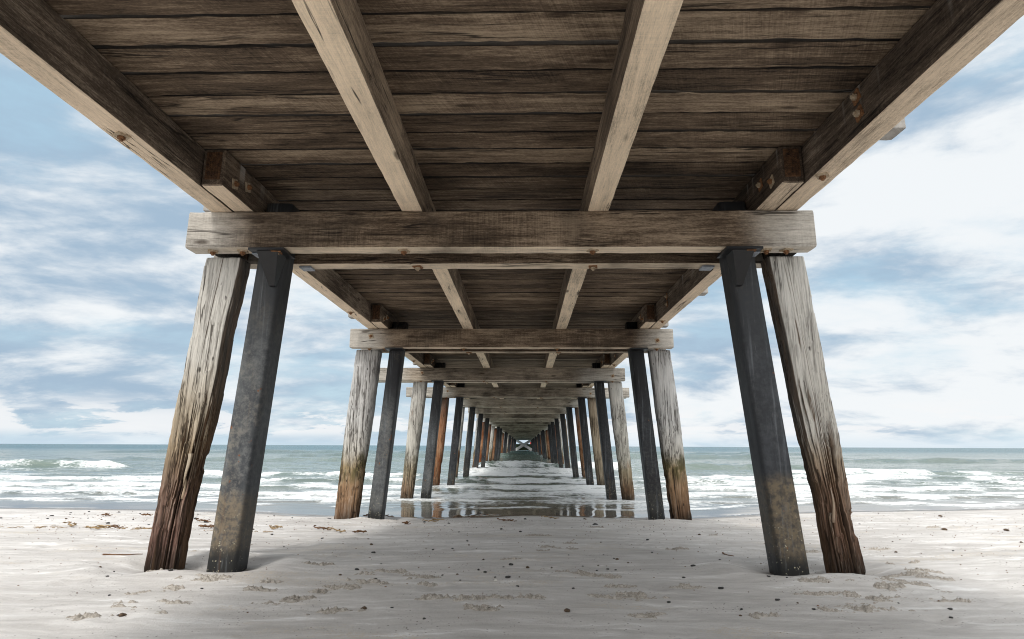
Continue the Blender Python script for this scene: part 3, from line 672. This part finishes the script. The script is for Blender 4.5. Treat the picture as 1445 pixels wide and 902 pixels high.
# ---- outer stringers, joists, corbels
bayL = BAY
def long_mesh(name, n, L, w, h, seg): return [timber(name, 1, L, h, w, seg, .007, .0012, 60 + i + len(name)) for i in range(n)]
ST = long_mesh('stringer', 4, BAY - .006, .152, .258, 50); STF = long_mesh('stringer', 3, BAY - .006, .152, .258, 8)
JO = long_mesh('joist', 4, BAY - .006, .150, .258, 50); JOF = long_mesh('joist', 3, BAY - .006, .150, .258, 8)
zs = (zt + zd) / 2
CO = [timber('corbel', 1, 1.45, .25, .142, 16, .007, .0015, 200 + i) for i in range(3)]
for k in range(-1, NB - 1):
    y0 = BENT0 + .265 + BAY * k
    L = BAY
    yc = y0 + L / 2
    if k == -1:
        yc = y0 + L / 2
    for xi, x in enumerate((-2.155, 1.84)):
        st = put('stringer', (ST if k < 3 else STF)[(k + xi) % (4 if k < 3 else 3)], M['stringer'], (x, yc, zs + .001), pier, group='outer stringers')
        if k < 4:
            bx = -2.16 if xi == 0 else 1.815
            for yb in ((2.90, 3.43)[xi],): bolt((bx, yb + BAY * (k + 1), zt - .001), st)
            if xi == 1:
                bolt((1.762, 2.907 + BAY * (k + 1), 1.85 + CZ - .03), st, 'left', True); bolt((1.762, 2.90 + BAY * (k + 1), 1.72 + CZ), st, 'left', True)
    for xi, x in enumerate((-.797, .52)):
        put('joist', (JO if k < 3 else JOF)[(k + xi) % (4 if k < 3 else 3)], M['joist'], (x + .0, yc, zs + .001), pier, group='inner joists')
    # lapped corbel beside the outer stringer at every bent
    for xi, x in enumerate((-2.003, 1.69)):
        yb = BENT0 + BAY * (k + 1)
        if k > 12: continue
        c = put('corbel', CO[(k + xi) % 3], M['corbel'], (x, yb - .43 + .725, zs + .002), pier, group='lapped corbels')
        if k < 4:
            teeth = [(0, 0, 0, .098, .004, .19)]
            for r in range(13):
                for q in range(6):
                    teeth.append((-.041 + q * .0164 + random.uniform(-.002, .002), -.004, -.086 + r * .0143, .011, random.uniform(.003, .009), .007))
            put('nail_plate', boxes('nail_plate', teeth), M['nail'], (x + .0, yb - .43 - .0025, zs + .01), c)
            sx = 1 if xi == 0 else -1; fx = x + sx * .0715
            bolt((fx, yb - .43 + .145, 1.70 + CZ), c, 'right' if xi == 0 else 'left', False); bolt((fx, yb - .43 + .325, 1.757 + CZ), c, 'right' if xi == 0 else 'left', xi == 1)

# ---- deck
planks_from = -1.3; pitch = .2075; npl = 0
PM = []
for i in range(10): PM.append(timber('deck_plank', 0, 4.20, .193, .056, 56, .007, .003, 300 + i))
PMF = [timber('deck_plank', 0, 4.20, .193, .056, 10, .007, 0, 320 + i) for i in range(3)]
yend = BENT0 + BAY * (NB - 1) + .6
y = planks_from - .0; ys_all = []
while y < yend: ys_all.append(y); y += pitch
first = [q for q in ys_all if q < planks_from + pitch * 100]; rest = ys_all[len(first):]
for i, q in enumerate(first):
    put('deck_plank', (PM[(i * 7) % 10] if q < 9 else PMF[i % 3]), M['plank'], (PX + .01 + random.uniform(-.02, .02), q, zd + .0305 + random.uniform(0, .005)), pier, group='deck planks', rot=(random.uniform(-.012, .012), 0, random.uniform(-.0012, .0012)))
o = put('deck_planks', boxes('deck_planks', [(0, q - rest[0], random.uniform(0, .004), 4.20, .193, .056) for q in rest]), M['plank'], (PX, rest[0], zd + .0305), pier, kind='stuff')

# ---- outriggers carrying the railing outside the deck edge
OUT_M = timber('outrigger', 0, .19, .14, .12, 6, .006, .002, 77)
for side, lst in ((1, [3.06, 6.7, 8.63]), (-1, [4.20, 8.0])):
    for rep in range(6):
        for q in lst:
            yy = q + BAY * 2 * rep
            xx = (1.918 + .094) if side > 0 else (-2.233 - .094)
            put('outrigger', OUT_M, M['bracket'], (xx, yy + .07, 1.72 + CZ + .062), pier, group='rail outriggers')

# ---- piles of the other bents
LABELS = {}
SEQ_L = ['c', 'e', 'd', 'e', 'e', 'c', 'd', 'd', 'e', 'd', 'd', 'd', 'f', 'd', 'c', 'd']
SEQ_R = ['c', 'e', 'f', 'd', 'e', 'f', 'e', 'd', 'd', 'd', 'd', 'f', 'd', 'd', 'c', 'd']
lodA = {}
def far_pile(side, k, key):
    Y = BENT0 + BAY * k + .265
    rake = -.083 if side < 0 else .087
    xt = (-2.25 if side < 0 else 1.93) + random.uniform(-.03, .03) * (k > 1)
    zg = float(sand_z((xt + rake * -2.2), Y, False)); zg = max(zg, -.9)
    gz = max(zg, 0.0)
    xb = xt - rake * (zb - gz) * -1 if False else xt + rake * (zb - gz)
    if k < 7:
        n, m = (80, 120) if k < 3 else (40, 50)
        zz = [zb - .012, 1.6, .9, gz]
        w = [.125, .128, .118, .105] if k < 3 else [.13, .13, .125, .115]
        xx = [xt + rake * (zb - q) for q in zz]
        if k == 1: w = [.178, .182, .172, .158] if side < 0 else [.152, .158, .148, .135]
        if k == 2: w = [.150, .152, .140, .13]
        seed = 400 + k * 7 + (3 if side > 0 else 0)
        me = pile_mesh('timber_pile', zz, xx, w, Y, .15 if k == 1 else .13, n=n, m=m, sup=2.6 if k != 1 else 3.2, groove=.018, seed=seed, gtop=.95, zig=.004, ground=gz, bottom=-.9, ox=xb, oy=Y)
        return put('timber_pile', me, M['pile_' + key], (xb, Y, gz), pier, group='timber piles')
    lk = (side, key, k % 2)
    if lk not in lodA:
        zz = [zb - .012, 1.6, .9, 0.]; xx = [xt + rake * (zb - q) for q in zz]
        lodA[lk] = pile_mesh('timber_pile', zz, xx, [.13, .13, .125, .115], Y, .125, n=16, m=14, sup=2.4, groove=.008, seed=500 + k, gtop=.9, zig=.004, ground=0., bottom=-1., ox=xb, oy=Y)
    return put('timber_pile', lodA[lk], M['pile_' + key], (xb, Y, 0), pier, group='timber piles')
LAB = {(-1, 1): 'round bleached grey timber pile with mossy band and brown foot, second on the left', (1, 1): 'round grey timber pile with dark cracked brown foot, second on the right',
       (-1, 2): 'white weathered timber pile with rust stains, third on the left, at the edge of the water', (1, 2): 'pale grey timber pile with brown foot, third on the right, in the foam',
       (-1, 3): 'rust-orange timber pile, fourth on the left, standing in the shallows', (1, 3): 'tan timber pile, fourth on the right, standing in the shallows'}
stl = {}
for k in range(1, NB):
    for side in (-1, 1):
        key = (SEQ_L if side < 0 else SEQ_R)[(k - 1) % 16]
        p = far_pile(side, k, key)
        if (side, k) in LAB: p['label'] = LAB[(side, k)]
        Y = BENT0 + BAY * k + .265
        rake = -.083 if side < 0 else .085
        xt = (-1.84 if side < 0 else 1.60) + random.uniform(-.02, .02) * (k > 1)
        gz = max(float(sand_z(xt + rake * 2.2, Y, False)), 0.)
        xb = xt + rake * (zb - gz)
        mat = M['steel_e'] if (k in (1, 2) and side < 0) else M['steel_c'] if (k < 6 or (k * 7 + side) % 3 == 0) else M['steel_d']
        if k == 1 and side > 0: mat = M['steel_c']
        if k < 5:
            sp = steel_pile(xt, xb, gz, Y, mat, deep=-.9)
            put('bracket_plate', boxes('bracket_plate', [(0, 0, 0, .25, .22, .016)]), M['black'], (xt, BENT0 + BAY * k + .09, zb - .0125), sp)
        elif k > 6 and (k * 5 + side * 3) % 4 < 2: continue
        else:
            if side not in stl: stl[side] = steel_mesh('steel_pile', (xt - xb) * (zt + .13) / zb, (xt - xb) * -.9 / zb, zt + .13, -.9, 0., seg=6)
            sp = put('steel_pile', stl[side], mat, (xb, Y, 0), pier, group='steel piles')
# white diagonal braces across the far end of the pier
yb = BENT0 + BAY * (NB - 1) - .25
for sx in (1, -1):
    L = math.hypot(3.8, 2.3)
    me = timber('diagonal_brace', 0, L, .10, .60, 4, .01, 0)
    put('diagonal_brace', me, M['pale'], (PX, yb + (.07 if sx > 0 else -.07), 1.35), pier, label='pale diagonal timber brace crossing the last piles', group='diagonal braces', rot=(0, sx * math.atan2(2.2, 3.6), 0))

put('blocker_beam', timber('blocker_beam', 0, 3.9, .3, 1.5, 4, .02, 0), M['moss'], (PX, yb + .5, .78), pier, label='low dark green beam added across the far end to block the opening')  # dark beam added and heightened to block the bright lower opening
# ------------------------------------------------------------------ small things on the sand
def lump(name, r, seed, flat=.7, sub=2, amp=.35):
    import bmesh
    bm = bmesh.new(); bmesh.ops.create_icosphere(bm, subdivisions=sub, radius=1.0)
    V = np.array([v.co[:] for v in bm.verts]); F = [tuple(v.index for v in f.verts) for f in bm.faces]; bm.free()
    d = 1 + amp * fbm(V[:, 0] * 1.2, V[:, 1] * 1.2, V[:, 2] * 1.2, 3, seed)
    V = V * d[:, None] * r; V[:, 2] *= flat; V[:, 0] *= 1.25
    return V, F
def merged(name, parts, smooth=True):
    Vs = []; Fs = []; b = 0
    for V, F in parts:
        Vs.append(V); Fs += [tuple(i + b for i in f) for f in F]; b += len(V)
    return mesh_from(name, np.concatenate(Vs), Fs, smooth)
PEBM = []
for i in range(7):
    V, F = lump('pebble', .013, 700 + i, .62, 2, .5); me = mesh_from('pebble', V, F, True); me.materials.append(M['pebble2' if i in (2, 5) else 'pebble']); PEBM.append(me)
cnt = 0
def ok(x, y, lim=.35): return float(shore(x)) - y > lim
allp = [(x, y) for x, y in PEB if ok(x, y)]
for i in range(95):                       # the denser sprinkling towards the water
    t = random.random()
    if t < .5: x, y = random.uniform(-7, -2.5), random.uniform(6.2, 9.3)
    elif t < .8: x, y = random.uniform(2.3, 8.), random.uniform(5.6, 10.4)
    else: x, y = random.uniform(-1.6, 1.8), random.uniform(6.5, 9.)
    if ok(x, y, .7): allp.append((x, y))
for i, (x, y) in enumerate(allp):
    sc = .85 * random.choice([.5, .6, .7, .8, 1.0, 1.25]) * (1 if i < len(PEB) else random.uniform(1.0, 1.8))
    o = put('pebble', PEBM[i % 7], None, (x, y, float(sand_z(x, y)) + .003 * sc), label='small dark pebble lying on the pale sand', cat='pebble', group='dark pebbles scattered on the sand', rot=(0, 0, random.uniform(0, 6.3)))
    o.scale = (sc, sc, sc)
for i, (x, y) in enumerate([c for c in CLUMP if ok(*c)]):
    nu, nv = 64, 34; s_ = random.uniform(.55, 1.15); LX, LY = (.17 + .03 * (i % 4)) * s_, (.075 + .015 * (i % 3)) * s_
    u, v_ = np.meshgrid(np.linspace(-1, 1, nu), np.linspace(-1, 1, nv), indexing='ij')
    rr = np.hypot(u, v_); a_ = random.uniform(-.6, .6)
    x_ = u * LX * math.cos(a_) - v_ * LY * math.sin(a_); y_ = u * LX * math.sin(a_) + v_ * LY * math.cos(a_)
    msk = np.clip(1.0 - rr + .75 * fbm(x_ * 11, y_ * 17, o=3, seed=800 + i), 0, 1)
    msk = sstep(.32, .85, msk) * (1 - sstep(.85, 1.0, rr))
    lumps = np.clip(fbm(x_ * 80, y_ * 80, o=2, seed=880 + i) + .2, 0, 1)
    z0 = float(sand_z(x, y)); z_ = sand_z(x + x_, y + y_) - z0 - .004 + msk * (.005 + .019 * lumps)
    me = grid_mesh('sand_clump', np.stack([x_, y_, z_], -1).reshape(-1, 3), nu, nv)
    put('sand_clump', me, M['clump'], (x, y, z0), label='low patch of tan sand crumbs turned up on the beach', cat='sand clump', group='patches of loose sand crumbs')
def ribbon(seed, L, w):
    rs = random.Random(seed); parts = []
    for q in range(5):
        n = 9; a0 = rs.uniform(0, 6.3) if q else 0; px = rs.gauss(0, L * .25); py = rs.gauss(0, L * .1)
        V = []; 
        for i in range(n):
            f = i / (n - 1); a = a0 * .3 + math.sin(f * 4 + seed + q) * .8
            px += L / n * math.cos(a); py += L / n * math.sin(a) * .5
            hw = w * (1 - abs(f - .5) * 1.4) * rs.uniform(.7, 1.2); z = .006 + .010 * abs(math.sin(f * 5 + q)) + .004 * q
            V += [(px, py - hw, z), (px, py + hw, z + .006), (px, py + hw * .4, z + .010), (px, py - hw * .6, z + .008)]
        F = []
        for i in range(n - 1):
            for j in range(4): F.append((i * 4 + j, i * 4 + (j + 1) % 4, i * 4 + 4 + (j + 1) % 4, i * 4 + 4 + j))
        F += [(3, 2, 1, 0), tuple(4 * (n - 1) + j for j in range(4))]
        parts.append((np.array(V), F))
    return merged('seaweed', parts)
WM = [ribbon(i, .11 + .02 * i, .008) for i in range(5)]
for m_ in WM[:3]: m_.materials.append(M['weed'])
for m_ in WM[3:]: m_.materials.append(M['straw'])
scr = [s_ for s_ in SCRAP if ok(*s_, .12)]
for i, (x, y) in enumerate(scr):
    put('seaweed', WM[i % 5], None, (x, y, float(sand_z(x, y)) - .001), label='small scrap of dried brown seaweed washed up on the sand', cat='seaweed', group='seaweed scraps near the waterline', rot=(0, 0, random.uniform(-.6, .6)))
# strand line of wrack on the left: countless stalks
parts = []
for i in range(420):
    x = random.uniform(-9.5, -2.6); y = 6.42 + .12 * math.sin(x * 1.3) + random.gauss(0, .05) + (x + 4.5) * -.02
    if random.random() > .35 + .5 * (math.sin(x * 2.7) > 0): continue
    L = random.uniform(.02, .09); a = random.gauss(0, .5); r = random.uniform(.0015, .004)
    z = float(sand_z(x, y)) + .004; c_, s_ = math.cos(a), math.sin(a)
    rings = []
    for f in (-.5, 0, .5):
        rings.append([(x + c_ * L * f - s_ * r * math.cos(t), y + s_ * L * f + c_ * r * math.cos(t), z + r * math.sin(t) + .004 * (f == 0)) for t in (0, 1.57, 3.14, 4.71)])
    parts.append(sweep(np.array(rings)))
put('wrack_line', merged('wrack_line', parts), M['straw'], (0, 0, 0), label='thin strand line of dry straw-coloured wrack across the sand at left', cat='wrack', kind='stuff')
# fine grit: nobody could count it
parts = []
gx = rng.uniform(-6.5, 7.5, 2200); gy = rng.triangular(2.8, 8.2, 10.6, 2200)
gk = shore(gx) - gy > .35; gx, gy = gx[gk], gy[gk]; gz_ = sand_z(gx, gy)
GL = [lump('g', 1.0, i, .7, 1, .4) for i in range(12)]
for i in range(len(gx)):
    V, F = GL[i % 12]
    parts.append((V * random.uniform(.0018, .0058) + np.array([gx[i], gy[i], gz_[i] + .001]), F))
put('shell_grit', merged('shell_grit', parts), M['weed'], (0, 0, 0), label='scatter of tiny shell grit over the beach', cat='grit', kind='stuff')
# twig on the left sand
def twig(name, a, b, r, seed):
    a = Vector(a); b = Vector(b); rings = []; n = 14
    d = (b - a).normalized(); sd = Vector((-d.y, d.x, 0))
    for i in range(n):
        f = i / (n - 1); p = a.lerp(b, f) + sd * (.012 * math.sin(f * 5 + seed) + .004 * math.sin(f * 17)); rr = r * (1 - .6 * f) + .0006
        z = rr + .001
        rings.append([tuple(p + sd * rr * math.cos(t) + Vector((0, 0, z + rr * math.sin(t)))) for t in [2 * math.pi * q / 7 for q in range(7)]])
    V, F = sweep(np.array(rings)); return mesh_from(name, V, F, True)
for (a, b, lab) in (((-3.14, 4.66), (-2.86, 4.70), 'thin straight twig lying on the bright sand left of the first piles'), ((1.55, 5.03), (1.60, 4.90), 'short curved dark twig on the sand left of the right steel pile')):
    z = max(float(sand_z(*a)), float(sand_z(*b)))
    put('twig', twig('twig', (0, 0, 0), (b[0] - a[0], b[1] - a[1], float(sand_z(*b)) - float(sand_z(*a))), .005, 2), M['weed'], (a[0], a[1], float(sand_z(*a))), label=lab, cat='twig')
# stones in the swash
for i, (x, y, r, lab) in enumerate([(-1.02, 9.60, .060, 'small brown stone at the water edge left of the pier centre'), (-.80, 9.72, .045, 'smaller brown stone just right of another at the water edge'), (-1.95, 9.15, .050, 'flat brown weed-covered stone beside the foot of the second left steel pile'), (1.55, 9.05, .035, 'little reddish stone by the foot of the second right steel pile')]):
    V, F = lump('stone', r, 900 + i, .45, 3, .5); me = mesh_from('stone', V, F, True)
    put('stone', me, M['stone'], (x, y, float(sand_z(x, y)) + r * .18), label=lab, cat='stone', rot=(0, 0, i * 1.3))
# a white shell fragment
V, F = lump('shell', .009, 990, .4, 2, .3)
put('shell_fragment', mesh_from('shell_fragment', V, F, True), M['shell'], (-.17, 3.80, float(sand_z(-.17, 3.80)) + .003), label='tiny white shell fragment in the middle of the sand', cat='shell')

# red marker beyond the pier end
def lathe(name, prof, n=16):
    rings = np.array([[(r * math.cos(t), r * math.sin(t), z) for t in [2 * math.pi * q / n for q in range(n)]] for z, r in prof])
    V, F = sweep(rings); return mesh_from(name, V, F, True)
by = BENT0 + BAY * (NB - 1) + 22
bu = put('buoy', None, None, (1.75, by, 0), label='small red marker buoy seen beyond the far end of the pier', cat='buoy')
put('float', lathe('float', [(-.5, .5), (-.2, .8), (.35, .82), (.6, .5)]), M['red'], (1.75, by, 0), bu)
put('mast', lathe('mast', [(.55, .34), (1.9, .2), (2.4, .35), (2.9, .3), (3.0, .05)]), M['red'], (1.75, by, 0), bu)

# ------------------------------------------------------------------ light
SUN_EL, SUN_H = R(58), Vector((.21, .50))           # shadows run away from the camera and to the right
az = math.atan2(SUN_H.x, SUN_H.y)
d = Vector((math.sin(az) * math.cos(SUN_EL), math.cos(az) * math.cos(SUN_EL), -math.sin(SUN_EL)))
sl = bpy.data.lights.new('sun', 'SUN'); sl.energy = 1.6; sl.angle = R(8.0); sl.color = (1.0, .965, .91)
so = bpy.data.objects.new('sun', sl); C.objects.link(so); so.rotation_euler = d.to_track_quat('-Z', 'Y').to_euler(); so.location = (0, 0, 20)

w = bpy.data.worlds.new('World'); scene.world = w; w.use_nodes = True
t = w.node_tree; t.nodes.clear()
class WT(NT):
    def __init__(s, tree): s.t = tree
s = WT(t)
tc = s.n('ShaderNodeTexCoord'); D = tc.outputs['Generated']
sx = s.n('ShaderNodeSeparateXYZ', {0: D}); dx, dy, dz = sx.outputs
sky = s.n('ShaderNodeTexSky', sky_type='NISHITA', sun_disc=False, sun_elevation=SUN_EL, sun_rotation=math.atan2(-d.x, -d.y), dust_density=1.5, ozone_density=1.0, air_density=1.0).outputs[0]
zc = s.math('MAXIMUM', dz, 0.0)
den = s.math('ADD', zc, .30)
P = s.n('ShaderNodeCombineXYZ', {0: s.math('DIVIDE', dx, den), 1: s.math('DIVIDE', dy, den), 2: s.math('MULTIPLY', dz, 1.6)}).outputs[0]
P2 = s.n('ShaderNodeVectorMath', {0: P, 1: (1.3, 5.1, 2.4)}, operation='ADD').outputs[0]
n1 = s.noise(P2, (1.9, 2.4, 4.2), 10, .60, .2); n2 = s.noise(P2, (.7, 1.0, 1.4), 6, .55, .2)
n3 = s.noise(s.n('ShaderNodeVectorMath', {0: P2, 1: (3.1, .4, 9.)}, operation='ADD').outputs[0], (2.1, 2.8, 6.5), 10, .58, .25)
blue = s.mix(s.step(zc, 0.0, .30), (6.4, 8.2, 9.1), (4.7, 7.0, 8.6))
blue = s.mix(.10, blue, sky)
white = s.mix(s.step(s.math('ADD', s.math('MULTIPLY', n3, .65), s.math('ADD', s.math('MULTIPLY', n1, .35), s.math('MULTIPLY', dx, .085))), .40, .58), (3.75, 5.0, 6.4), (9.3, 9.5, 9.65))
cover = s.step(s.math('ADD', s.math('MULTIPLY', n1, .6), s.math('MULTIPLY', n2, .4)), .30, .54)
col = s.mix(s.math('MULTIPLY', cover, .92), blue, white)
# long grey bank low on the left side, brighter cumulus tops just over the horizon
azc = s.n('ShaderNodeMath', {0: dx, 1: dy}, operation='ARCTAN2').outputs[0]
Q = s.n('ShaderNodeCombineXYZ', {0: s.math('MULTIPLY', azc, 9.), 1: s.math('MULTIPLY', dz, 42.), 2: 3.7}).outputs[0]
cu = s.noise(Q, 1.0, 7, .6, .3)
band = s.math('MULTIPLY', s.step(dz, .004, .022), s.step(dz, .075, .038))
cum = s.math('MULTIPLY', s.step(s.math('SUBTRACT', cu, s.math('MULTIPLY', dz, 1.5)), .43, .50), band)
col = s.mix(s.math('MULTIPLY', cum, .85), col, (9.3, 9.4, 9.5))
hz = s.step(dz, .025, .0)
col = s.mix(s.math('MULTIPLY', hz, .6), col, (6.7, 8.0, 9.0))
# unseen glow round the sun, added high behind the viewer as fill light
sd = s.n('ShaderNodeVectorMath', {0: D, 1: tuple(-d)}, operation='DOT_PRODUCT').outputs['Value']
glow = s.step(sd, .45, 1.0)
col = s.mix(s.math('MULTIPLY', glow, .9), col, (32., 31.2, 30.))
bg = s.n('ShaderNodeBackground', {0: col, 1: .1})
ow = s.n('ShaderNodeOutputWorld'); t.links.new(bg.outputs[0], ow.inputs[0])

# ------------------------------------------------------------------ camera
f = 846.0
Yc = Vector(((740 - 722.5) / f, -(629.5 - 451) / f, 1.0)).normalized()     # pier direction in camera axes (right, up, forward)
Xc = Vector((0, 1, 0)).cross(Yc).normalized(); Zc = Yc.cross(Xc)
if Zc.y < 0: Zc = -Zc
right = Vector((Xc.x, Yc.x, Zc.x)); up = Vector((Xc.y, Yc.y, Zc.y)); fwd = Vector((Xc.z, Yc.z, Zc.z))
cam = bpy.data.cameras.new('camera'); co = bpy.data.objects.new('camera', cam); C.objects.link(co)
mw = Matrix.Identity(4)
for i in range(3): mw[i][0] = right[i]; mw[i][1] = up[i]; mw[i][2] = -fwd[i]
mw[2][3] = CZ
co.matrix_world = mw
cam.sensor_width = 36; cam.lens = 36 * f / 1445; cam.clip_start = .05; cam.clip_end = 60000
scene.camera = co
scene.view_settings.view_transform = 'Standard'; scene.view_settings.look = 'None'; scene.view_settings.exposure = 0
scene.render.engine = 'CYCLES'
scene.cycles.max_bounces = 8; scene.cycles.diffuse_bounces = 5; scene.cycles.glossy_bounces = 4
scene.cycles.use_denoising = True
scene.cycles.filter_width = 1.05
scene.cycles.sample_clamp_indirect = 6
